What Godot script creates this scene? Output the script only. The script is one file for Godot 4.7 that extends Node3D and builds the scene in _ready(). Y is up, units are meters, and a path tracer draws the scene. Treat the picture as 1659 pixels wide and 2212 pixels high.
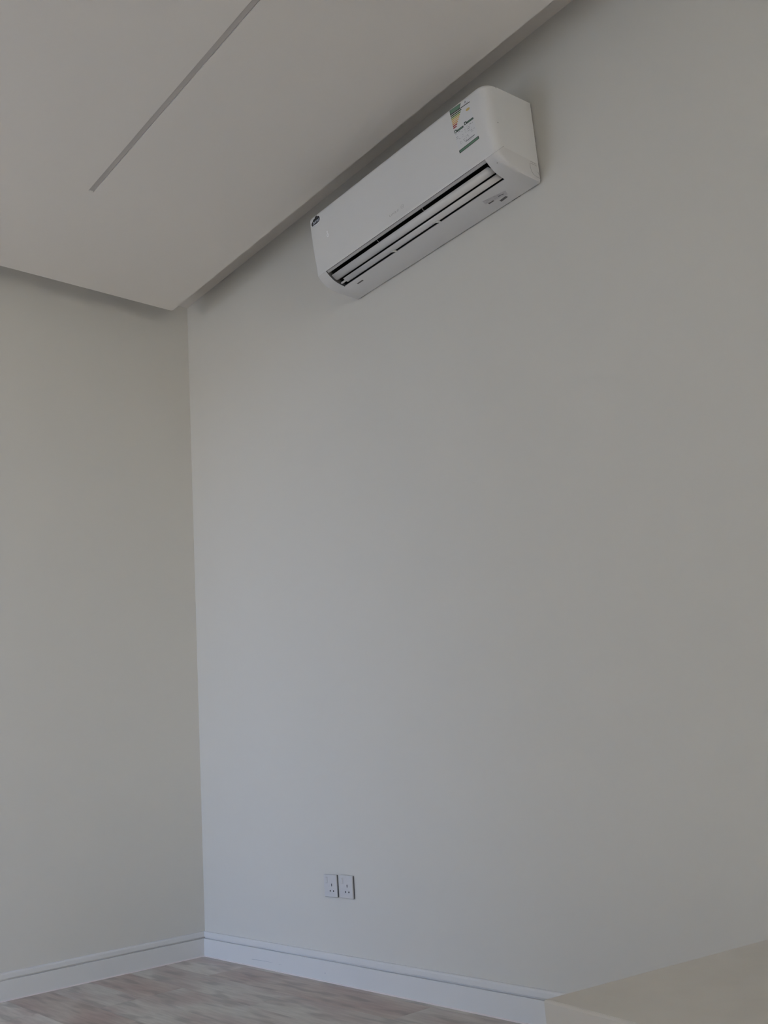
extends Node3D
# An empty room corner seen from low down: split air conditioner on a pale wall, dropped ceiling with a shadow gap,
# two sockets, skirting, laminate floor and a beige box.

const RX := 8.0          # room size along the air conditioner's wall
const RZ := 4.4          # room depth
const SLAB := 3.395      # underside of the concrete slab
const DROP := 3.2335     # underside of the dropped ceiling
const GAP := 0.21        # shadow gap round the dropped ceiling
const AX0 := 1.49        # air conditioner, left end
const AX1 := 2.533       # right end

var rng := RandomNumberGenerator.new()
var taken := {}

# ------------------------------------------------------------------ helpers
func numbered(n: String) -> String:
	var k: int = taken.get(n, 0)
	taken[n] = k + 1
	return n if k == 0 else "%s_%03d" % [n, k]

func mat(c: Color, rough := 0.6, metal := 0.0) -> StandardMaterial3D:
	var m := StandardMaterial3D.new()
	m.albedo_color = c
	m.roughness = rough
	m.metallic = metal
	return m

func begin(smooth := false) -> SurfaceTool:
	var st := SurfaceTool.new()
	st.begin(Mesh.PRIMITIVE_TRIANGLES)
	st.set_smooth_group(0 if smooth else -1)
	return st

func obj(called: String, st: SurfaceTool, m: Material, parent: Node = null) -> MeshInstance3D:
	st.generate_normals()
	return inst(called, st.commit(), m, parent)

func inst(called: String, mesh: Mesh, m: Material, parent: Node = null) -> MeshInstance3D:
	var o := MeshInstance3D.new()
	o.mesh = mesh
	o.material_override = m
	if parent == null:
		o.name = numbered(called)
		add_child(o, true)
	else:
		o.name = called
		parent.add_child(o, true)
	return o

func thing(called: String, label: String, category: String, at: Vector3, group := "") -> Node3D:
	var o := Node3D.new()
	o.name = numbered(called)
	o.position = at
	add_child(o, true)
	o.set_meta("label", label)
	o.set_meta("category", category)
	if group != "":
		o.set_meta("group", group)
	return o

func structure(o: Node, label: String, category: String) -> void:
	o.set_meta("kind", "structure")
	o.set_meta("label", label)
	o.set_meta("category", category)

func poly(st: SurfaceTool, pts: Array, out: Vector3, uv := []) -> void:
	# a convex polygon whose front looks along out
	var n := Vector3.ZERO
	for i in range(1, pts.size() - 1):
		n += (pts[i] - pts[0]).cross(pts[i + 1] - pts[0])
	var flip: bool = n.dot(out) > 0.0
	for i in range(1, pts.size() - 1):
		var ids := [0, i + 1, i] if flip else [0, i, i + 1]
		for k in ids:
			if uv.size() > 0:
				st.set_uv(uv[k])
			st.add_vertex(pts[k])

func cbox(st: SurfaceTool, c: Vector3, s: Vector3, b := 0.0, uvf = null) -> void:
	# a box with chamfered edges
	var h := s * 0.5
	b = min(b, min(h.x, min(h.y, h.z)) * 0.95)
	var faces := []
	for ax in 3:
		for sg in [-1.0, 1.0]:
			var a1 := (ax + 1) % 3
			var a2 := (ax + 2) % 3
			var p := []
			for q in [[-1, -1], [1, -1], [1, 1], [-1, 1]]:
				var v := Vector3.ZERO
				v[ax] = sg * h[ax]
				v[a1] = q[0] * (h[a1] - b)
				v[a2] = q[1] * (h[a2] - b)
				p.append(v)
			faces.append(p)
	if b > 0.0:
		for ax in 3:
			var a1 := (ax + 1) % 3
			var a2 := (ax + 2) % 3
			for s1 in [-1.0, 1.0]:
				for s2 in [-1.0, 1.0]:
					var p := []
					for q in [[-1, 0], [1, 0], [1, 1], [-1, 1]]:
						var v := Vector3.ZERO
						v[ax] = q[0] * (h[ax] - b)
						v[a1] = s1 * (h[a1] - (b if q[1] == 0 else 0.0))
						v[a2] = s2 * (h[a2] - (0.0 if q[1] == 0 else b))
						p.append(v)
					faces.append(p)
		for sx in [-1.0, 1.0]:
			for sy in [-1.0, 1.0]:
				for sz in [-1.0, 1.0]:
					faces.append([Vector3(sx * h.x, sy * (h.y - b), sz * (h.z - b)), Vector3(sx * (h.x - b), sy * h.y, sz * (h.z - b)), Vector3(sx * (h.x - b), sy * (h.y - b), sz * h.z)])
	for p in faces:
		var mid := Vector3.ZERO
		var w := []
		var uv := []
		for v in p:
			mid += v
			w.append(v + c)
			if uvf != null:
				uv.append(uvf.call(v))
		poly(st, w, mid, uv)

func tube(st: SurfaceTool, path: Array, r: float, n := 8) -> void:
	for i in path.size() - 1:
		var a: Vector3 = path[i]
		var b: Vector3 = path[i + 1]
		var d := (b - a).normalized()
		var u := d.cross(Vector3.UP if absf(d.y) < 0.9 else Vector3.RIGHT).normalized()
		var v := d.cross(u)
		for k in n:
			var t0 := TAU * k / n
			var t1 := TAU * (k + 1) / n
			var o0 := (u * cos(t0) + v * sin(t0)) * r
			var o1 := (u * cos(t1) + v * sin(t1)) * r
			poly(st, [a + o0, a + o1, b + o1, b + o0], o0 + o1)
			poly(st, [a, a + o0, a + o1], -d)
			poly(st, [b, b + o0, b + o1], d)

func sweep(st: SurfaceTool, prof: Array, from: Vector3, to: Vector3, out: Vector3) -> void:
	# profile points (out, up) carried from one point to another
	for i in prof.size() - 1:
		var p: Vector2 = prof[i]
		var q: Vector2 = prof[i + 1]
		var e := q - p
		var n := out * -e.y + Vector3.UP * e.x
		if (p + q).x * 0.5 > 0.0 and n.dot(out) < -1e-6:
			n = -n
		poly(st, [from + out * p.x + Vector3.UP * p.y, to + out * p.x + Vector3.UP * p.y, to + out * q.x + Vector3.UP * q.y, from + out * q.x + Vector3.UP * q.y], n)

func flat_shape(st: SurfaceTool, pts: PackedVector2Array, at: Callable, thick := 0.0) -> void:
	# a filled outline; at(Vector2, depth) puts it in space
	var ids := Geometry2D.triangulate_polygon(pts)
	for i in range(0, ids.size(), 3):
		var p := [at.call(pts[ids[i]], thick), at.call(pts[ids[i + 1]], thick), at.call(pts[ids[i + 2]], thick)]
		poly(st, p, at.call(Vector2.ZERO, 1.0) - at.call(Vector2.ZERO, 0.0))
	if thick > 0.0:
		for i in pts.size():
			var a := pts[i]
			var b := pts[(i + 1) % pts.size()]
			var o: Vector3 = at.call(a, 0.0) - at.call(pts[0].lerp(pts[pts.size() / 2], 0.5), 0.0)
			poly(st, [at.call(a, 0.0), at.call(b, 0.0), at.call(b, thick), at.call(a, thick)], o)

func ring(c: Vector2, rx: float, ry: float, n := 20) -> PackedVector2Array:
	var a := PackedVector2Array()
	for k in n:
		a.append(c + Vector2(cos(TAU * k / n) * rx, sin(TAU * k / n) * ry))
	return a

func lettering(text: String, height: float, bold: bool, thick: float) -> TextMesh:
	var f := SystemFont.new()
	f.font_names = PackedStringArray(["Droid Sans"])
	f.font_weight = 700 if bold else 400
	var t := TextMesh.new()
	t.text = text
	t.font = f
	t.font_size = 64
	t.pixel_size = height / 46.0
	t.depth = thick
	return t

# ------------------------------------------------------------------ surfaces
func plank_texture(seed_: int, w := 512, h := 96) -> ImageTexture:
	var broad := FastNoiseLite.new()
	broad.seed = seed_
	broad.frequency = 0.012
	broad.fractal_octaves = 2
	var grain := FastNoiseLite.new()
	grain.seed = seed_ + 31
	grain.frequency = 0.05
	grain.fractal_octaves = 3
	var knot := FastNoiseLite.new()
	knot.seed = seed_ + 77
	knot.frequency = 0.016
	knot.fractal_octaves = 2
	var im := Image.create(w, h, false, Image.FORMAT_RGB8)
	var light := Color(0.84, 0.81, 0.765)
	var pink := Color(0.765, 0.70, 0.665)
	var dark := Color(0.60, 0.572, 0.54)
	for y in h:
		for x in w:
			var b := broad.get_noise_2d(x * 0.36, y * 0.9)
			var g := grain.get_noise_2d(x * 0.22, y * 2.0)
			var k := knot.get_noise_2d(x * 0.45 + 500.0, y * 1.7)
			var c := light.lerp(pink, clampf(0.40 + b * 1.1, 0.0, 1.0))
			c = c.lerp(dark, clampf((k - 0.10) * 1.1, 0.0, 0.5))
			c = c.lerp(dark, clampf(g * 0.22 + 0.05, 0.0, 0.3))
			c = c.lightened(clampf(-g * 0.16, 0.0, 0.12))
			im.set_pixel(x, y, c)
	return ImageTexture.create_from_image(im)

func energy_texture() -> ImageTexture:
	var w := 280
	var h := 504
	var im := Image.create(w, h, false, Image.FORMAT_RGB8)
	im.fill(Color(0.86, 0.86, 0.86))
	var green := Color(0.40, 0.53, 0.45)
	var deep := Color(0.22, 0.27, 0.23)
	var ink := Color(0.50, 0.50, 0.51)
	# header with a slanted end, rule below it, small drop-shaped emblem at the right
	for y in range(0, 54):
		for x in range(0, int(164 - y * 0.45)):
			var edge := x < 5 or y < 4 or y > 47 or x > 164 - y * 0.45 - 7
			im.set_pixel(x, y, deep if edge else green)
	im.fill_rect(Rect2i(0, 52, w, 9), Color(0.24, 0.24, 0.22))
	for y in range(8, 34):
		for x in range(208, 234):
			var d := Vector2(x - 221, y - 23)
			var r := d.length()
			if (r < 11.0 and r > 5.0) or (absf(d.x) < (y - 6) * 0.45 and y < 16):
				im.set_pixel(x, y, ink)
	im.fill_rect(Rect2i(196, 38, 62, 4), Color(0.7, 0.7, 0.72))
	# eight rating bars, each shorter than the one above and pointed at its end
	var cols := [Color(0.15, 0.24, 0.14), Color(0.36, 0.48, 0.20), Color(0.75, 0.72, 0.30), Color(0.87, 0.72, 0.43), Color(0.86, 0.70, 0.42), Color(0.83, 0.59, 0.33), Color(0.66, 0.21, 0.15), Color(0.60, 0.11, 0.09)]
	for k in 8:
		var y0 := 68 + k * 20
		var len := 160.0 - k * 15.5
		for y in range(y0, y0 + 13):
			var tip := len - absf(y - y0 - 6.0) * 0.9
			for x in range(3, int(tip)):
				im.set_pixel(x, y, cols[k])
	for y in range(104, 140):
		for x in range(206, 266):
			if pow((x - 236.0) / 28.0, 2) + pow((y - 122.0) / 15.0, 2) < 1.0:
				im.set_pixel(x, y, Color(0.80, 0.70, 0.42))
	# the two tabs, each with a small house-like box
	for t in [[4, 250, 128], [148, 238, 128]]:
		im.fill_rect(Rect2i(t[0], t[1] + 6, t[2], 22), deep)
		im.fill_rect(Rect2i(t[0] + 44, t[1] + 12, t[2] - 54, 9), green)
		im.fill_rect(Rect2i(t[0], t[1] - 6, 32, 34), deep)
		im.fill_rect(Rect2i(t[0] + 8, t[1] + 4, 17, 17), Color(0.82, 0.85, 0.82))
	# small print too fine to read
	rng.seed = 12
	for row in 8:
		var y := 288 + row * 18
		var x := 8
		while x < w - 30:
			var l := rng.randi_range(8, 34)
			if rng.randf() < 0.62:
				im.fill_rect(Rect2i(x, y + rng.randi_range(-2, 2), mini(l, w - x - 6), rng.randi_range(4, 7)), ink.lerp(Color.WHITE, rng.randf_range(0.1, 0.6)))
			x += l + rng.randi_range(10, 26)
	im.fill_rect(Rect2i(110, 428, 130, 10), ink)
	im.fill_rect(Rect2i(140, 446, 80, 5), Color(0.72, 0.72, 0.73))
	im.fill_rect(Rect2i(0, 472, w, 32), deep)
	im.fill_rect(Rect2i(8, 478, w - 16, 20), green)
	return ImageTexture.create_from_image(im)

func rating_texture() -> ImageTexture:
	var w := 192
	var h := 72
	var im := Image.create(w, h, false, Image.FORMAT_RGB8)
	im.fill(Color(0.79, 0.78, 0.78))
	rng.seed = 5
	for k in 34:
		var g := rng.randf_range(0.52, 0.74)
		im.fill_rect(Rect2i(rng.randi_range(4, 120), 6 + (k % 8) * 7, rng.randi_range(10, 40), 3), Color(g, g, g + 0.01))
	im.fill_rect(Rect2i(122, 30, 46, 12), Color(0.42, 0.41, 0.42))
	
	
	return ImageTexture.create_from_image(im)

func mottled(c: Color, amount: float, scale: float, rough: float) -> StandardMaterial3D:
	var n := FastNoiseLite.new()
	n.seed = 9
	n.frequency = 0.02
	n.fractal_octaves = 4
	var ramp := Gradient.new()
	ramp.colors = PackedColorArray([c.darkened(amount), c.lightened(amount * 0.5)])
	ramp.offsets = PackedFloat32Array([0.25, 0.75])
	var t := NoiseTexture2D.new()
	t.width = 256
	t.height = 256
	t.seamless = true
	t.noise = n
	t.color_ramp = ramp
	var m := mat(Color.WHITE, rough)
	m.albedo_texture = t
	m.uv1_triplanar = true
	m.uv1_scale = Vector3.ONE * scale
	return m

# ------------------------------------------------------------------ the air conditioner
# rows are (z, y) of the front line; the plan outline of a row runs left side, left corner, front, right corner, right side
const CORNER := 0.042
func outline(row: Vector2, back: float, shrink: float, arc := 6, climb := 0.0) -> Array:
	var pts := []
	var hw := (AX1 - AX0) * 0.5 - shrink
	var z := row.x
	var tall := clampf((row.y - 2.82) / 0.24, 0.0, 1.0)
	var r: float = min(lerpf(0.010, 0.016, tall), max(z - back, 0.0005))
	pts.append(Vector3(-hw, row.y, back))
	for k in arc + 1:
		var t := PI * 0.5 * k / arc
		pts.append(Vector3(-hw + r - r * cos(t), row.y, z - r + r * sin(t)))
	r = min(lerpf(0.030, CORNER, tall), max(z - back, 0.0005))
	for x in [-0.4597, 0.4597]:
		pts.append(Vector3(x, row.y, z))
	for k in arc + 1:
		var t := PI * 0.5 * (1.0 - float(k) / arc)
		pts.append(Vector3(hw - r + r * cos(t), row.y, z - r + r * sin(t)))
	pts.append(Vector3(hw, row.y, back))
	for k in pts.size():
		pts[k].y += climb * (z - maxf(pts[k].z, 0.1885))
	return pts

func skin(st: SurfaceTool, rows: Array, skip: Callable) -> void:
	var mid := Vector3(0, 2.95, 0.10)
	for i in rows.size() - 1:
		for k in rows[i].size() - 1:
			if skip.call(i, k):
				continue
			var a: Vector3 = rows[i][k]
			var b: Vector3 = rows[i][k + 1]
			var c: Vector3 = rows[i + 1][k + 1]
			var d: Vector3 = rows[i + 1][k]
			var m := (a + b + c + d) * 0.25
			var out := Vector3((m.x) * 0.2 if absf(m.x) < 0.45 else m.x, (m.y - mid.y), m.z - mid.z)
			poly(st, [a, b, c, d], out)

func blade(st: SurfaceTool, prof: Array, x0: float, x1: float, thick: float, cut := 0.0) -> void:
	var up := []
	for i in prof.size():
		var e: Vector2 = (prof[min(i + 1, prof.size() - 1)] - prof[max(i - 1, 0)]).normalized()
		up.append(prof[i] + Vector2(e.y, -e.x) * thick)   # away from the room
	var loop := prof.duplicate()
	for i in prof.size():
		loop.append(up[prof.size() - 1 - i])
	var mid := Vector2.ZERO
	for p in loop:
		mid += p / loop.size()
	for i in loop.size():
		var p: Vector2 = loop[i]
		var q: Vector2 = loop[(i + 1) % loop.size()]
		var o := (p + q) * 0.5 - mid
		var e0 := cut * maxf(0.0, 1.0 - 0.5 * mini(i, loop.size() - 1 - i))
		var e1 := cut * maxf(0.0, 1.0 - 0.5 * mini((i + 1) % loop.size(), loop.size() - 1 - (i + 1) % loop.size()))
		poly(st, [Vector3(x0, p.y, p.x), Vector3(x1 - e0, p.y, p.x), Vector3(x1 - e1, q.y, q.x), Vector3(x0, q.y, q.x)], Vector3(0, o.y, o.x))
	for i in prof.size() - 1:
		for s in [[x0, -1.0], [x1, 1.0]]:
			var c0 := cut * maxf(0.0, 1.0 - 0.5 * i) * maxf(0.0, s[1])
			var c1 := cut * maxf(0.0, 1.0 - 0.5 * (i + 1)) * maxf(0.0, s[1])
			poly(st, [Vector3(s[0] - c0, prof[i].y, prof[i].x), Vector3(s[0] - c1, prof[i + 1].y, prof[i + 1].x), Vector3(s[0] - c1, up[i + 1].y, up[i + 1].x), Vector3(s[0] - c0, up[i].y, up[i].x)], Vector3(s[1], 0, 0))

func front_z(y: float) -> float:
	# depth of the front panel's face at a height
	var t := [Vector2(2.8375, 0.2225), Vector2(2.88, 0.2275), Vector2(2.93, 0.2345), Vector2(2.98, 0.2405), Vector2(3.03, 0.2452), Vector2(3.07, 0.2476), Vector2(3.088, 0.2480), Vector2(3.096, 0.2468), Vector2(3.102, 0.2420)]
	for i in t.size() - 1:
		if y <= t[i + 1].x:
			return lerpf(t[i].y, t[i + 1].y, clampf((y - t[i].x) / (t[i + 1].x - t[i].x), 0.0, 1.0))
	return 0.242

func air_conditioner() -> void:
	var cx := (AX0 + AX1) * 0.5
	var t := thing("air_conditioner", "white wall-mounted split air conditioner with open louvres, high on the pale wall under the ceiling", "air conditioner", Vector3(cx, 2.79, 0.0))
	var shift := Vector3(0, -2.79, 0)
	var white := mat(Color(0.866, 0.862, 0.852), 0.42)
	var white2 := mat(Color(0.836, 0.828, 0.818), 0.5)
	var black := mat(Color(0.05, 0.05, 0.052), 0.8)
	var grey := mat(Color(0.36, 0.355, 0.35), 0.7)

	# body: top, sides, lower casing with the outlet left open, flat underside
	var st := begin()
	var hw := (AX1 - AX0) * 0.5
	var bz := 0.0055
	poly(st, [Vector3(-hw + 0.004, 3.124, bz), Vector3(hw - 0.004, 3.124, bz), Vector3(hw - 0.004, 3.1085, 0.18845), Vector3(-hw + 0.004, 3.1085, 0.18845)], Vector3.UP)
	for s in [-1.0, 1.0]:
		poly(st, [Vector3(s * (hw - 0.004), 3.124, bz), Vector3(s * (hw - 0.004), 3.1085, 0.18845), Vector3(s * hw, 3.1045, 0.18845), Vector3(s * hw, 3.120, bz)], Vector3(s, 1, 0))
		poly(st, [Vector3(s * hw, 3.120, bz), Vector3(s * hw, 3.1045, 0.18845), Vector3(s * hw, 2.86459 if s > 0.0 else 2.8488, 0.18845), Vector3(s * hw, 2.86644, bz)], Vector3(s, 0, 0))
	poly(st, [Vector3(-hw, 2.80, bz), Vector3(hw, 2.80, bz), Vector3(hw, 3.12, bz), Vector3(-hw, 3.12, bz)], Vector3.FORWARD)
	poly(st, [Vector3(-hw + 0.001, 2.87, 0.1870), Vector3(hw - 0.001, 2.87, 0.1870), Vector3(hw - 0.001, 3.104, 0.1870), Vector3(-hw + 0.001, 3.104, 0.1870)], Vector3(0, 0, 1))
	o_shift(obj("body", st, white, t), shift)
	var low := begin(true)
	var rows := []
	for r in [Vector2(0.2215, 2.8374), Vector2(0.2130, 2.8285), Vector2(0.2030, 2.8200), Vector2(0.1840, 2.8075), Vector2(0.1700, 2.8020), Vector2(0.1560, 2.7985), Vector2(0.1400, 2.7955), Vector2(0.1250, 2.7935)]:
		rows.append(outline(r, bz, 0.0 if r.y > 2.80 else 0.002, 6, 0.88 if r.y > 2.83 else (0.5 if r.y > 2.825 else (0.2 if r.y > 2.815 else 0.0))))
	var mid_col := 8
	skin(low, rows, func(_i, k): return k == mid_col)
	# underside
	var last: Array = rows[rows.size() - 1]
	for k in last.size() - 1:
		var a: Vector3 = last[k]
		var b: Vector3 = last[k + 1]
		if absf(a.x - b.x) > 0.0005:
			poly(low, [a, b, Vector3(b.x, 2.793, bz), Vector3(a.x, 2.793, bz)], Vector3.DOWN)
	# lip of the underside at the outlet, and the cheeks left and right of it
	poly(low, [Vector3(-0.4597, 2.7935, 0.125), Vector3(0.4597, 2.7935, 0.125), Vector3(0.4597, 2.7995, 0.1235), Vector3(-0.4597, 2.7995, 0.1235)], Vector3(0, 0, 1))
	poly(low, [Vector3(-0.4597, 2.7995, 0.1235), Vector3(0.4597, 2.7995, 0.1235), Vector3(0.4597, 2.7995, 0.110), Vector3(-0.4597, 2.7995, 0.110)], Vector3.UP)
	o_shift(obj("lower_casing", low, white2, t), shift)

	for s in [-1.0, 1.0]:
		st = begin()
		var cheek := [Vector3(s * 0.4597, 2.838, 0.2215)]
		for r in rows:
			cheek.append(Vector3(s * 0.4597, r[8].y, r[8].z))
		cheek.append(Vector3(s * 0.4597, 2.80, 0.110))
		cheek.append(Vector3(s * 0.4597, 2.87, 0.13))
		cheek.append(Vector3(s * 0.4597, 2.86, 0.19))
		poly(st, cheek, Vector3(-s, 0, 0))
		o_shift(obj("outlet_cheek", st, grey, t), shift)
	# dark air duct behind the louvres
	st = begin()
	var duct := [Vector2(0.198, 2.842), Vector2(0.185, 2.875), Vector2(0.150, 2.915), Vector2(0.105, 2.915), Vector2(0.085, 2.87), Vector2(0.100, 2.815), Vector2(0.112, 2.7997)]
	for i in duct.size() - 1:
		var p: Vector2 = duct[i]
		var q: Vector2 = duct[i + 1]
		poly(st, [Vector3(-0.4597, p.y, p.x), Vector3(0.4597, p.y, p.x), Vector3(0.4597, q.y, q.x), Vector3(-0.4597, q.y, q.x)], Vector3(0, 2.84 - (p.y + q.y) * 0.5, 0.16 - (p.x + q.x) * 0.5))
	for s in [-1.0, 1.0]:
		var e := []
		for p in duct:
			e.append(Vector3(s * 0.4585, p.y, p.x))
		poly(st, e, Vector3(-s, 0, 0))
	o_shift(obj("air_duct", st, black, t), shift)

	# front panel wrapping round both ends
	st = begin(true)
	rows = []
	for r in [[0.1885, 3.1086, 0.004], [0.2150, 3.1075, 0.004], [0.2330, 3.1058, 0.0030], [0.2420, 3.1020, 0.0015], [0.2468, 3.0960, 0.0005], [0.2480, 3.0880, 0.0], [0.2476, 3.0700, 0.0], [0.2452, 3.0300, 0.0], [0.2405, 2.9800, 0.0], [0.2345, 2.9300, 0.0], [0.2275, 2.8800, 0.0], [0.2235, 2.8480, 0.0], [0.2225, 2.8395, 0.0], [0.2215, 2.8378, 0.0004]]:
		rows.append(outline(Vector2(r[0], r[1]), 0.1885, r[2], 8, clampf((2.93 - r[1]) / 0.08, 0.0, 1.0) * 0.88))
	skin(st, rows, func(_i, _k): return false)
	var fp := obj("front_panel", st, white, t)
	o_shift(fp, shift)
	# inner lip above the first slot
	st = begin()
	var lip := [Vector2(0.2195, 2.8378), Vector2(0.2180, 2.8405), Vector2(0.2150, 2.8372), Vector2(0.2110, 2.8335), Vector2(0.2080, 2.8325), Vector2(0.2040, 2.8365), Vector2(0.1990, 2.8480)]
	for i in lip.size() - 1:
		var p: Vector2 = lip[i]
		var q: Vector2 = lip[i + 1]
		poly(st, [Vector3(-0.4590, p.y, p.x), Vector3(0.4590, p.y, p.x), Vector3(0.4590, q.y, q.x), Vector3(-0.4590, q.y, q.x)], Vector3(0, -1, 0.3))
	o_shift(obj("outlet_lip", st, mat(Color(0.70, 0.69, 0.68), 0.5), t), shift)

	# two louvre blades
	st = begin(true)
	blade(st, [Vector2(0.1945, 2.8255), Vector2(0.1870, 2.8190), Vector2(0.1790, 2.8138), Vector2(0.1710, 2.8108), Vector2(0.1645, 2.8115), Vector2(0.1580, 2.8155)], -0.4575, 0.4575, 0.0030, 0.013)
	o_shift(obj("louvre", st, white2, t), shift)
	st = begin(true)
	blade(st, [Vector2(0.1555, 2.8095), Vector2(0.1510, 2.8055), Vector2(0.1440, 2.8025), Vector2(0.1380, 2.8005), Vector2(0.1318, 2.8000)], -0.4300, 0.4570, 0.003)
	var lv := obj("louvre", st, white2, t)
	o_shift(lv, shift)
	# brackets that hold the lower blade, and its pivot at the left end
	for x in [-0.130, 0.124]:
		st = begin()
		cbox(st, Vector3(x, 2.8000, 0.1300), Vector3(0.009, 0.006, 0.016), 0.0015)
		tube(st, [Vector3(x - 0.012, 2.7995, 0.1385), Vector3(x - 0.005, 2.7975, 0.1345), Vector3(x + 0.003, 2.7975, 0.1300), Vector3(x + 0.008, 2.7955, 0.1235)], 0.0024)
		o_shift(obj("bracket", st, mat(Color(0.84, 0.83, 0.80), 0.5), lv), Vector3.ZERO)
	st = begin()
	tube(st, [Vector3(-0.4575, 2.8040, 0.1430), Vector3(-0.4300, 2.8040, 0.1430)], 0.0042)
	obj("pivot", st, white2, lv)
	# upright fins seen in the upper slot
	for x in [-0.149, 0.116]:
		st = begin()
		tube(st, [Vector3(x, 2.8365, 0.2050), Vector3(x, 2.8300, 0.1985), Vector3(x, 2.8290, 0.1930)], 0.0010, 6)
		o_shift(obj("guide_fin", st, mat(Color(0.72, 0.71, 0.70), 0.5), t), shift)
	st = begin()
	cbox(st, Vector3(0.4545, 2.838, 0.190), Vector3(0.004, 0.016, 0.018), 0.001)
	o_shift(obj("pivot_block", st, mat(Color(0.72, 0.71, 0.70), 0.5), t), shift)

	# small things on the underside: slots and the rating plate
	var slot_m := mat(Color(0.42, 0.40, 0.39), 0.7)
	for s in [[2.3868 - cx, 0.0410, 0.034, 0.0115, -0.40], [2.3465 - cx, 0.0640, 0.025, 0.007, 0.0], [1.6190 - cx, 0.0960, 0.037, 0.0075, -0.06]]:
		st = begin()
		cbox(st, Vector3.ZERO, Vector3(s[2], 0.0012, s[3]), 0.0004)
		var so := obj("vent_slot", st, slot_m, t)
		so.position = Vector3(s[0], 0.0030, s[1])
		so.rotation.y = s[4] * 0.2
	var rt := mat(Color.WHITE, 0.5)
	rt.albedo_texture = rating_texture()
	st = begin()
	poly(st, [Vector3(2.331 - cx, 0.0026, 0.0955), Vector3(2.427 - cx, 0.0026, 0.0760), Vector3(2.4150 - cx, 0.0026, 0.0500), Vector3(2.3250 - cx, 0.0026, 0.0715)], Vector3.DOWN, [Vector2(0, 0), Vector2(1, 0), Vector2(1, 1), Vector2(0, 1)])
	obj("rating_plate", st, rt, t).set_meta("label", "grey printed rating sticker on the underside")

	# energy label: paper following the front's curve, slightly askew
	var et := mat(Color.WHITE, 0.45)
	et.albedo_texture = energy_texture()
	st = begin(true)
	var n := 12
	var lab := func(u: float, v: float) -> Vector3:
		var x := lerpf(lerpf(2.3566, 2.4542, u), lerpf(2.3702, 2.4673, u), v)
		var y := lerpf(lerpf(3.0945, 3.0880, u), lerpf(2.9155, 2.9190, u), v)
		return Vector3(x - cx, y, front_z(y) + 0.0007)
	for i in n:
		for k in 2:
			var q := [Vector2(k * 0.5, float(i) / n), Vector2(k * 0.5 + 0.5, float(i) / n), Vector2(k * 0.5 + 0.5, float(i + 1) / n), Vector2(k * 0.5, float(i + 1) / n)]
			var p := []
			for w in q:
				p.append(lab.call(w.x, w.y))
			poly(st, p, Vector3(0, 0, 1), q)
	var el := obj("energy_label", st, et, t)
	o_shift(el, shift)
	el.set_meta("label", "energy rating label with coloured bars")

	# cloud-shaped badge reading new
	var cloud := func(grow: float) -> PackedVector2Array:
		var a := ring(Vector2(-0.0215, -0.0050), 0.0085 + grow, 0.0098 + grow)
		for c in [[Vector2(-0.010, 0.0000), 0.012, 0.0135], [Vector2(0.004, 0.010), 0.0105, 0.0125], [Vector2(0.0165, 0.000), 0.0125, 0.0135], [Vector2(0.002, -0.006), 0.022, 0.0090]]:
			a = Geometry2D.merge_polygons(a, ring(c[0], c[1] + grow, c[2] + grow))[0]
		return a
	var on_front := func(p: Vector2, d: float) -> Vector3: return Vector3(1.5385 - cx + p.x, 3.0715 + p.y, front_z(3.0715 + p.y) + 0.0005 + d)
	st = begin()
	flat_shape(st, cloud.call(0.0022), on_front, 0.0004)
	var badge := obj("badge", st, mat(Color(0.97, 0.97, 0.97), 0.35), t)
	badge.set_meta("label", "cloud-shaped dark badge reading new")
	o_shift(badge, shift)
	st = begin()
	flat_shape(st, cloud.call(0.0), func(p: Vector2, d: float) -> Vector3: return on_front.call(p, d + 0.0004), 0.0004)
	obj("badge_field", st, mat(Color(0.155, 0.155, 0.175), 0.25), badge)
	var nw := inst("lettering", lettering("new", 0.0150, true, 0.0001), mat(Color(0.74, 0.77, 0.82), 0.4), badge)
	nw.position = Vector3(1.5405 - cx, 3.0680, front_z(3.0680) + 0.0017)
	# marks beside and below the badge
	st = begin()
	var put := func(p: Vector2, d: float) -> Vector3: return Vector3(1.6025 - cx + p.x, 2.981 + p.y, front_z(2.981 + p.y) + 0.0005 + d)
	flat_shape(st, PackedVector2Array([Vector2(-0.0070, 0.0085), Vector2(0.0010, 0.0125), Vector2(0.0025, 0.0130), Vector2(0.0030, 0.0035), Vector2(-0.0005, 0.0030), Vector2(-0.0002, 0.0080)]), put, 0.0002)
	for k in 16:
		var a0 := TAU * k / 16
		var a1 := TAU * (k + 1) / 16
		var c := Vector2(0.0005, -0.0070)
		flat_shape(st, PackedVector2Array([c + Vector2(cos(a0) * 0.0058, sin(a0) * 0.0085), c + Vector2(cos(a1) * 0.0058, sin(a1) * 0.0085), c + Vector2(cos(a1) * 0.0028, sin(a1) * 0.0050), c + Vector2(cos(a0) * 0.0028, sin(a0) * 0.0050)]), put, 0.0002)
	o_shift(obj("display_mark", st, mat(Color(1.0, 1.0, 1.0), 0.4), t), shift)
	# faint maker's mark low on the front: an oval emblem at its right end
	var faint := mat(Color(0.815, 0.81, 0.80), 0.45)
	st = begin()
	for k in 20:
		var a0 := TAU * k / 20
		var a1 := TAU * (k + 1) / 20
		var c := Vector2(2.0480 - cx, 2.8770)
		var q := []
		for e in [[a0, 1.0], [a1, 1.0], [a1, 0.62], [a0, 0.62]]:
			var w: Vector2 = c + Vector2(cos(e[0]) * 0.0100, sin(e[0]) * 0.0088) * e[1]
			q.append(Vector3(w.x, w.y, front_z(w.y) + 0.0005))
		poly(st, q, Vector3(0, 0, 1))
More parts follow.
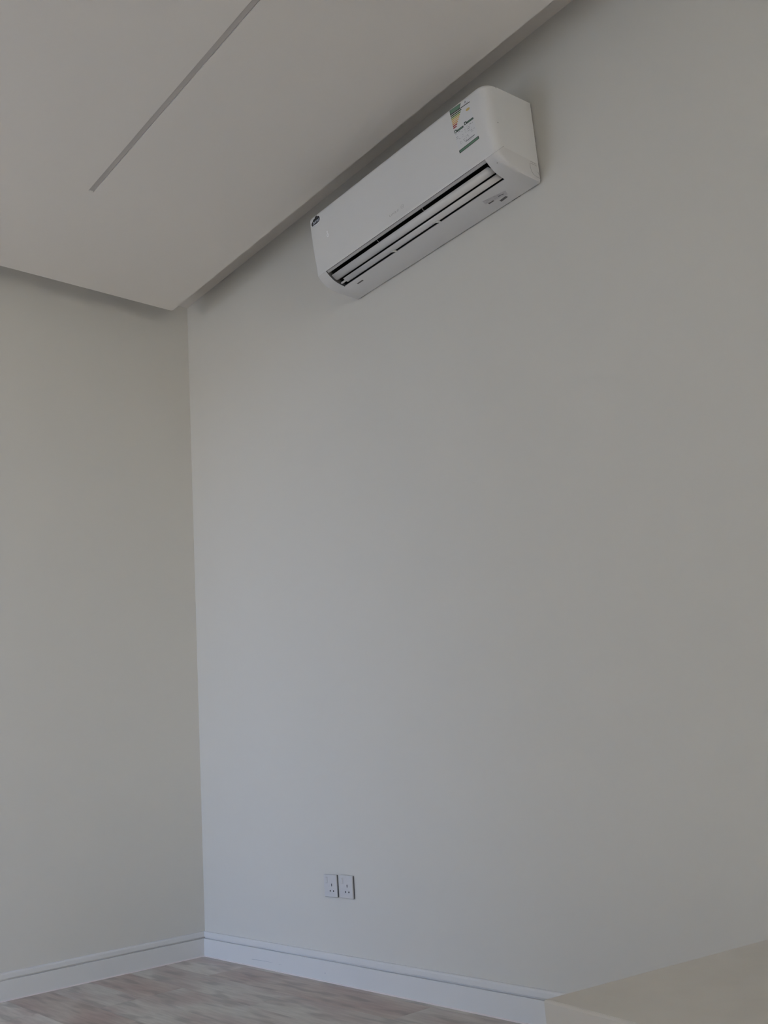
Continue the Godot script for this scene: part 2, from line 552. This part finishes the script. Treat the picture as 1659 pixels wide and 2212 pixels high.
	cbox(st, Vector3(2.0495 - cx, 2.8770, front_z(2.8770) + 0.0003), Vector3(0.008, 0.0022, 0.0004))
	var em := obj("emblem", st, faint, t)
	o_shift(em, shift)
	var lt := inst("lettering", lettering("GREE", 0.0140, false, 0.0001), faint, t)
	lt.position = Vector3(2.0000 - cx, 2.8755 - 2.79, front_z(2.8755) + 0.0008)
	lt.rotation.x = -0.13
	lt.scale.x = 1.30

	# right side: moulded outline of the pipe knock-out and two pin-head marks
	var groove := mat(Color(0.62, 0.61, 0.60), 0.6)
	st = begin()
	var sx := hw + 0.0001
	tube(st, [Vector3(sx, 2.8600, 0.0520), Vector3(sx, 2.8625, 0.0430), Vector3(sx, 2.8610, 0.0200)], 0.0006, 5)
	tube(st, [Vector3(sx, 2.8400, 0.0540), Vector3(sx, 2.8520, 0.0535), Vector3(sx, 2.8550, 0.0480), Vector3(sx, 2.8540, 0.0170)], 0.0006, 5)
	tube(st, [Vector3(sx, 2.8400, 0.0540), Vector3(sx, 2.8220, 0.0500), Vector3(sx, 2.8120, 0.0410), Vector3(sx, 2.8080, 0.0240), Vector3(sx, 2.8075, 0.0070)], 0.0006, 5)
	tube(st, [Vector3(sx, 2.8300, 0.0170), Vector3(sx, 2.8290, 0.0110), Vector3(sx, 2.8200, 0.0090)], 0.0006, 5)
	o_shift(obj("knockout_outline", st, groove, t), shift)
	for p in [Vector3(hw - 0.0010, 2.9555, 0.2030), Vector3(0.4935, 2.8130, 0.1985)]:
		st = begin()
		cbox(st, Vector3.ZERO, Vector3(0.0045, 0.0025, 0.0045), 0.001)
		obj("pin_mark", st, groove, t).position = p + shift
	# mounting plate that keeps the body just off the wall
	st = begin()
	cbox(st, Vector3(0, 2.965, 0.003), Vector3(0.82, 0.25, 0.006), 0.001)
	o_shift(obj("mounting_plate", st, mat(Color(0.55, 0.55, 0.55), 0.5), t), shift)
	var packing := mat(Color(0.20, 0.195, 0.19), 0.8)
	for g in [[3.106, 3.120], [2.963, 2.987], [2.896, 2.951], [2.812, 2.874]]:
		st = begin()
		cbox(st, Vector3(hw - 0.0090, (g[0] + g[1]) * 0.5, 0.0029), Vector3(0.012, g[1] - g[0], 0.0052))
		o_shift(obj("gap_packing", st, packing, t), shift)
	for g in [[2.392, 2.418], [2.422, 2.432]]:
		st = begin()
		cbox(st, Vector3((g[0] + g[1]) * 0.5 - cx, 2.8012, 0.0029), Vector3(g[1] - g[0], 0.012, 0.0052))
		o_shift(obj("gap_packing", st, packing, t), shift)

func o_shift(o: Node3D, by: Vector3) -> void:
	o.position = by

# ------------------------------------------------------------------ sockets
func wall_socket(label: String, at: Vector3, thick: float) -> Node3D:
	var t := thing("wall_socket", label, "socket", at, "single switched sockets low on the wall")
	var white := mat(Color(0.815, 0.81, 0.81), 0.4)
	var hole := mat(Color(0.10, 0.10, 0.13), 0.8)
	var st := begin()
	cbox(st, Vector3(0, 0, thick * 0.5 + 0.0022), Vector3(0.086, 0.086, thick - 0.0044), 0.0014)
	st.generate_normals()
	var csg := CSGCombiner3D.new()
	csg.name = "plate"
	t.add_child(csg, true)
	var body := CSGMesh3D.new()
	body.mesh = st.commit()
	body.material = white
	body.name = "plate_body"
	csg.add_child(body, true)
	for h in [[0.0085, 0.0035, 0.0042, 0.0105], [-0.0025, -0.0192, 0.0058, 0.0058], [0.0195, -0.0192, 0.0058, 0.0058]]:
		var cut := CSGBox3D.new()
		cut.name = "pin_hole"
		cut.size = Vector3(h[2], h[3], thick)
		cut.position = Vector3(h[0], h[1], thick * 0.5 + 0.002)
		cut.material = hole
		cut.operation = CSGShape3D.OPERATION_SUBTRACTION
		csg.add_child(cut, true)
	# well of the switch and its tilted rocker
	var well := CSGBox3D.new()
	well.name = "switch_well"
	well.size = Vector3(0.0125, 0.0235, 0.004)
	well.position = Vector3(-0.0230, 0.0215, thick)
	well.material = white
	well.operation = CSGShape3D.OPERATION_SUBTRACTION
	csg.add_child(well, true)
	st = begin()
	cbox(st, Vector3.ZERO, Vector3(0.0115, 0.0225, 0.005), 0.001)
	var sw := obj("switch", st, white, t)
	sw.position = Vector3(-0.0230, 0.0215, thick - 0.0008)
	sw.rotation.x = 0.09
	st = begin()
	cbox(st, Vector3(0, 0, 0.0021), Vector3(0.0846, 0.0846, 0.0046), 0.0004)
	obj("back_frame", st, mat(Color(0.42, 0.42, 0.43), 0.7), t)
	return t

# ------------------------------------------------------------------ build
func _ready() -> void:
	rng.seed = 4
	# camera
	var cam := Camera3D.new()
	cam.name = "camera"
	cam.transform = Transform3D(Basis(Vector3(0.64441725, -0.07721606, -0.76076547), Vector3(0.23607568, 0.96637857, 0.10188592), Vector3(0.72732021, -0.24525526, 0.64097985)), Vector3(4.33476, 0.88, 2.458916))
	cam.fov = 57.05767
	cam.near = 0.05
	cam.far = 400.0
	add_child(cam)
	cam.current = true
	# sky and exposure
	var sm := ProceduralSkyMaterial.new()
	sm.sky_top_color = Color(0.53, 0.635, 0.82)
	sm.sky_horizon_color = Color(0.80, 0.85, 0.925)
	sm.sky_energy_multiplier = 1.0
	sm.ground_bottom_color = Color(0.55, 0.50, 0.45)
	sm.ground_horizon_color = Color(0.60, 0.56, 0.51)
	sm.sun_angle_max = 1.0
	var sky := Sky.new()
	sky.sky_material = sm
	var env := Environment.new()
	env.background_mode = Environment.BG_SKY
	env.sky = sky
	env.background_energy_multiplier = 1.15
	env.ambient_light_source = Environment.AMBIENT_SOURCE_SKY
	env.tonemap_mode = Environment.TONE_MAPPER_LINEAR
	env.tonemap_exposure = 8.6
	env.sdfgi_enabled = true
	env.ssao_enabled = true
	env.ssil_enabled = true
	var we := WorldEnvironment.new()
	we.name = "world_environment"
	we.environment = env
	add_child(we)
	# the sun stands behind the house, so that it lights the yard outside the door and never comes in
	var sun := DirectionalLight3D.new()
	sun.name = "sun"
	sun.light_color = Color(1.0, 0.97, 0.92)
	sun.light_energy = 1.3
	sun.shadow_enabled = true
	add_child(sun)
	sun.look_at_from_position(Vector3(0, 10, 0), Vector3(5.0, 0, 6.0), Vector3.UP)

	# ---------------- shell
	var paint := mat(Color(0.838, 0.826, 0.796), 0.88)
	var ceil_paint := mat(Color(0.888, 0.862, 0.824), 0.9)
	var trim := mat(Color(0.862, 0.858, 0.848), 0.6)
	var T := 0.25
	var st := begin()
	cbox(st, Vector3(RX * 0.5, SLAB * 0.5, -T * 0.5), Vector3(RX + 2 * T, SLAB, T))
	structure(obj("wall_back", st, paint, null), "pale painted wall that carries the air conditioner and the sockets", "wall")
	st = begin()
	cbox(st, Vector3(-T * 0.5, SLAB * 0.5, RZ * 0.5), Vector3(T, SLAB, RZ))
	structure(obj("wall_left", st, paint, null), "plain pale painted wall at the left of the corner", "wall")
	st = begin()
	var w0 := 1.0
	var w1 := 3.05
	var wh := 2.6
	cbox(st, Vector3(RX + T * 0.5, SLAB * 0.5, w0 * 0.5), Vector3(T, SLAB, w0))
	cbox(st, Vector3(RX + T * 0.5, SLAB * 0.5, (w1 + RZ) * 0.5), Vector3(T, SLAB, RZ - w1))
	cbox(st, Vector3(RX + T * 0.5, (wh + SLAB) * 0.5, (w0 + w1) * 0.5), Vector3(T, SLAB - wh, w1 - w0))
	structure(obj("wall_right", st, paint, null), "pale wall at the far right with the wide open terrace doorway", "wall")
	st = begin()
	for z in [w0 + 0.03, w1 - 0.03]:
		cbox(st, Vector3(RX + T * 0.5, wh * 0.5, z), Vector3(0.10, wh, 0.06), 0.004)
	cbox(st, Vector3(RX + T * 0.5, wh - 0.03, (w0 + w1) * 0.5), Vector3(0.10, 0.06, w1 - w0 - 0.12), 0.004)
	structure(obj("door_2", st, trim, null), "white frame of the wide terrace doorway", "door frame")
	# wall behind the viewer, with the garden doorway
	var d0 := 0.15
	var d1 := 1.85
	var dh := 2.95
	st = begin()
	cbox(st, Vector3((d0 - T) * 0.5, SLAB * 0.5, RZ + T * 0.5), Vector3(d0 + T, SLAB, T))
	cbox(st, Vector3((d1 + RX + T) * 0.5, SLAB * 0.5, RZ + T * 0.5), Vector3(RX + T - d1, SLAB, T))
	cbox(st, Vector3((d0 + d1) * 0.5, (dh + SLAB) * 0.5, RZ + T * 0.5), Vector3(d1 - d0, SLAB - dh, T))
	structure(obj("wall_front", st, paint, null), "pale wall opposite the air conditioner with the open garden doorway", "wall")
	st = begin()
	for x in [d0 + 0.03, d1 - 0.03]:
		cbox(st, Vector3(x, dh * 0.5, RZ + T * 0.5), Vector3(0.06, dh, 0.10), 0.004)
	cbox(st, Vector3((d0 + d1) * 0.5, dh - 0.03, RZ + T * 0.5), Vector3(d1 - d0 - 0.12, 0.06, 0.10), 0.004)
	structure(obj("door_1", st, trim, null), "white frame of the open garden doorway", "door frame")
	st = begin()
	cbox(st, Vector3(RX * 0.5, SLAB + T * 0.5, RZ * 0.5 + T * 0.25), Vector3(RX + 2 * T, T, RZ + T * 1.5 + T))
	structure(obj("ceiling", st, ceil_paint, null), "ceiling slab seen only in the shadow gap above the dropped panel", "ceiling")

	# dropped ceiling with a slot for the light profile
	var z0 := 0.9930
	var z1 := 1.0162
	var lx := 0.9990
	var csg := CSGCombiner3D.new()
	csg.name = numbered("ceiling")
	add_child(csg, true)
	var prism := CSGPolygon3D.new()
	var pts := PackedVector2Array()
	var cr := 0.012
	for c in [[GAP + cr, GAP + cr, PI], [RX - GAP - cr, GAP + cr, PI * 1.5], [RX - GAP - cr, RZ - GAP - cr, 0.0], [GAP + cr, RZ - GAP - cr, PI * 0.5]]:
		for k in 5:
			var a: float = c[2] + PI * 0.5 * k / 4
			pts.append(Vector2(c[0] + cos(a) * cr, c[1] + sin(a) * cr))
	prism.name = "ceiling_field"
	prism.polygon = pts
	prism.depth = SLAB - DROP
	prism.rotation.x = PI * 0.5
	prism.position = Vector3(0, DROP, 0)
	prism.material = ceil_paint
	csg.add_child(prism, true)
	var slot := CSGBox3D.new()
	slot.name = "slot"
	slot.size = Vector3(3.6, 0.04, z1 - z0)
	slot.position = Vector3(lx + 1.8, DROP, (z0 + z1) * 0.5)
	slot.material = ceil_paint
	slot.operation = CSGShape3D.OPERATION_SUBTRACTION
	csg.add_child(slot, true)
	structure(csg, "dropped plasterboard ceiling panel standing off the walls by a dark gap", "ceiling")

	# ---------------- floor with its planks
	st = begin()
	cbox(st, Vector3(RX * 0.5, -0.06, RZ * 0.5 + T * 0.5), Vector3(RX + 2 * T, 0.10, RZ + 2 * T + T))
	var floor_node := obj("floor", st, mat(Color(0.62, 0.58, 0.55), 0.8), null)
	structure(floor_node, "greyish brown laminate floor of long wood-grained planks", "floor")
	var tex := []
	var mats := []
	for k in 4:
		tex.append(plank_texture(100 + k * 17))
	for k in 12:
		var m := mat(Color.WHITE.darkened(0.0), 0.5)
		m.albedo_texture = tex[k % 4]
		m.albedo_color = [Color(1, 0.995, 0.985), Color(0.92, 0.888, 0.868), Color(0.955, 0.955, 0.945)][k / 4]
		mats.append(m)
	var pw := 0.18
	var pl := 1.22
	var starts := [0.93, 0.41, 1.02, 0.51, 0.22, 0.83, 0.35, 1.10, 0.62, 0.15, 0.95]
	var far := begin()
	for row in 29:
		var za := -0.14 + row * pw
		var x: float = starts[row % 11] + (0.0 if row < 11 else 0.13) - pl
		if row == 4:
			x = 0.51 - pl
		while x < RX:
			var xa: float = max(x, 0.002)
			var xb: float = min(x + pl, RX - 0.002)
			var zz: float = max(za, 0.002)
			var ze: float = min(za + pw, RZ - 0.002)
			x += pl
			if xb - xa < 0.02 or ze - zz < 0.01:
				continue
			var fu := rng.randf() < 0.5
			var fv := rng.randf() < 0.5
			var which := rng.randi() % 12
			var c := Vector3((xa + xb) * 0.5, -0.006, (zz + ze) * 0.5)
			var near := row < 9 and xa < 3.4
			var uvf := func(v: Vector3) -> Vector2:
				var u := clampf((c.x + v.x - (x - pl)) / pl, 0.002, 0.998)
				var w := clampf((c.z + v.z - za) / pw, 0.01, 0.99)
				return Vector2(1.0 - u if fu else u, 1.0 - w if fv else w)
			var s := begin() if near else far
			cbox(s, c, Vector3(xb - xa - 0.0004, 0.012, ze - zz - 0.0004), 0.0006, uvf)
			if near:
				obj("plank", s, mats[which], floor_node)
	obj("plank", far, mats[0], floor_node).set_meta("kind", "stuff")

	# ---------------- skirting boards: tall flat face, groove, small moulded top, bead of sealant at the floor
	var prof := [Vector2(0.0, 0.0), Vector2(0.014, 0.0), Vector2(0.014, 0.0780), Vector2(0.0132, 0.0790), Vector2(0.0040, 0.0792), Vector2(0.0040, 0.0854), Vector2(0.0118, 0.0856), Vector2(0.0122, 0.0864), Vector2(0.0120, 0.1020), Vector2(0.0108, 0.1070), Vector2(0.0085, 0.1090), Vector2(0.0, 0.1095)]
	var sealant := mat(Color(0.90, 0.86, 0.85), 0.6)
	for w in [["baseboard_back", Vector3(0, 0, 0), Vector3(RX, 0, 0), Vector3(0, 0, 1), "white skirting board under the air conditioner's wall, lightly scuffed"], ["baseboard_left", Vector3(0, 0, 0), Vector3(0, 0, RZ), Vector3(1, 0, 0), "white grooved skirting board along the left wall"]]:
		st = begin()
		sweep(st, prof, w[1], w[2], w[3])
		var o := obj(w[0], st, trim, null)
		structure(o, w[4], "skirting")
		st = begin()
		sweep(st, [Vector2(0.0142, 0.0042), Vector2(0.0165, 0.0030), Vector2(0.0178, 0.0)], w[1], w[2], w[3])
		obj("sealant_bead", st, sealant, o)
		if w[0] == "baseboard_back":
			var scuff := mat(Color(0.60, 0.62, 0.66), 0.7)
			for s in [[0.43, 0.512, 0.0298, 0.0318, 0.0014], [0.50, 0.60, 0.0318, 0.0326, 0.0010], [0.645, 0.67, 0.0305, 0.0300, 0.0010], [0.975, 0.981, 0.033, 0.034, 0.003]]:
				st = begin()
				poly(st, [Vector3(s[0], s[2], 0.0143), Vector3(s[1], s[3], 0.0143), Vector3(s[1], s[3] - s[4] * 0.5, 0.0143), Vector3(s[0] + 0.004, s[2] - s[4], 0.0143)], Vector3(0, 0, 1))
				obj("scuff_mark", st, scuff, o)
	# a little sealant rounding off the corner on the floor
	st = begin()
	for k in 6:
		var a0 := PI * 0.5 * k / 6
		var a1 := PI * 0.5 * (k + 1) / 6
		var cc := Vector3(0.036, 0.0, 0.036)
		var e0 := cc - Vector3(cos(a0), 0, sin(a0)) * 0.019
		var e1 := cc - Vector3(cos(a1), 0, sin(a1)) * 0.019
		poly(st, [e0, e1, Vector3(0.014, 0.0045, 0.014)], Vector3(1, 1, 1))
	obj("sealant_bead", st, sealant, get_node("baseboard_left"))

	# ---------------- objects
	air_conditioner()

	# unlit light profile sunk in the dropped ceiling
	var lp := thing("recessed_light", "long narrow unlit grey light strip sunk in the ceiling panel", "light", Vector3(lx, DROP, (z0 + z1) * 0.5))
	st = begin()
	cbox(st, Vector3(1.795, 0.0155, 0), Vector3(3.585, 0.006, z1 - z0 - 0.002), 0.0004)
	obj("channel", st, mat(Color(0.66, 0.66, 0.66), 0.5), lp)
	st = begin()
	cbox(st, Vector3(1.795, 0.0075, 0), Vector3(3.584, 0.008, z1 - z0 - 0.0024), 0.0008)
	obj("diffuser", st, mat(Color(0.745, 0.72, 0.69), 0.6), lp)
	st = begin()
	cbox(st, Vector3(0.002, 0.0065, 0.0), Vector3(0.003, 0.0125, z1 - z0 - 0.003), 0.0004)
	obj("end_cap", st, mat(Color(0.88, 0.87, 0.85), 0.6), lp)

	# sockets
	wall_socket("white single switched socket above the skirting, the one nearer the room corner", Vector3(1.0422, 0.3660, 0.0), 0.0095)
	var s2 := wall_socket("white single switched socket above the skirting, farther from the room corner", Vector3(1.1466, 0.3672, 0.0004), 0.0110)
	s2.rotation = Vector3(-0.012, -0.012, -0.012)

	# beige box in the foreground
	var b := thing("box", "large plain beige box with a flat top, at lower right before the wall", "box", Vector3(3.2819, 0.0, 1.2912))
	b.rotation.y = -deg_to_rad(8.85)
	var beige := mottled(Color(0.84, 0.822, 0.79), 0.022, 0.9, 0.8)
	st = begin()
	cbox(st, Vector3(0.36, 0.2495, -0.46), Vector3(0.72, 0.499, 0.92), 0.0030)
	obj("body", st, beige, b)
	st = begin()
	cbox(st, Vector3(0.36, 0.4988, -0.46), Vector3(0.712, 0.0016, 0.912), 0.0006)
	obj("top_panel", st, beige, b)

	# ---------------- yard outside the doorway
	st = begin()
	cbox(st, Vector3(RX * 0.5, -0.225, 10.0), Vector3(90, 0.2, 90))
	structure(obj("floor", st, mat(Color(0.72, 0.70, 0.66), 0.9), null), "pale sandy paving of the yard outside the doorway", "ground")
	st = begin()
	cbox(st, Vector3(13.6, 2.6, 3.0), Vector3(0.3, 5.44, 22.0))
	structure(obj("wall_outer", st, mat(Color(0.84, 0.83, 0.785), 0.9), null), "cream garden wall across the terrace, outside the wide doorway", "wall")
	st = begin()
	cbox(st, Vector3(-1.5, 3.4, 21.0), Vector3(0.4, 7.05, 32.0))
	structure(obj("wall_yard", st, mat(Color(0.86, 0.835, 0.785), 0.9), null), "tall cream wall of the next house along the yard, outside the garden doorway", "wall")
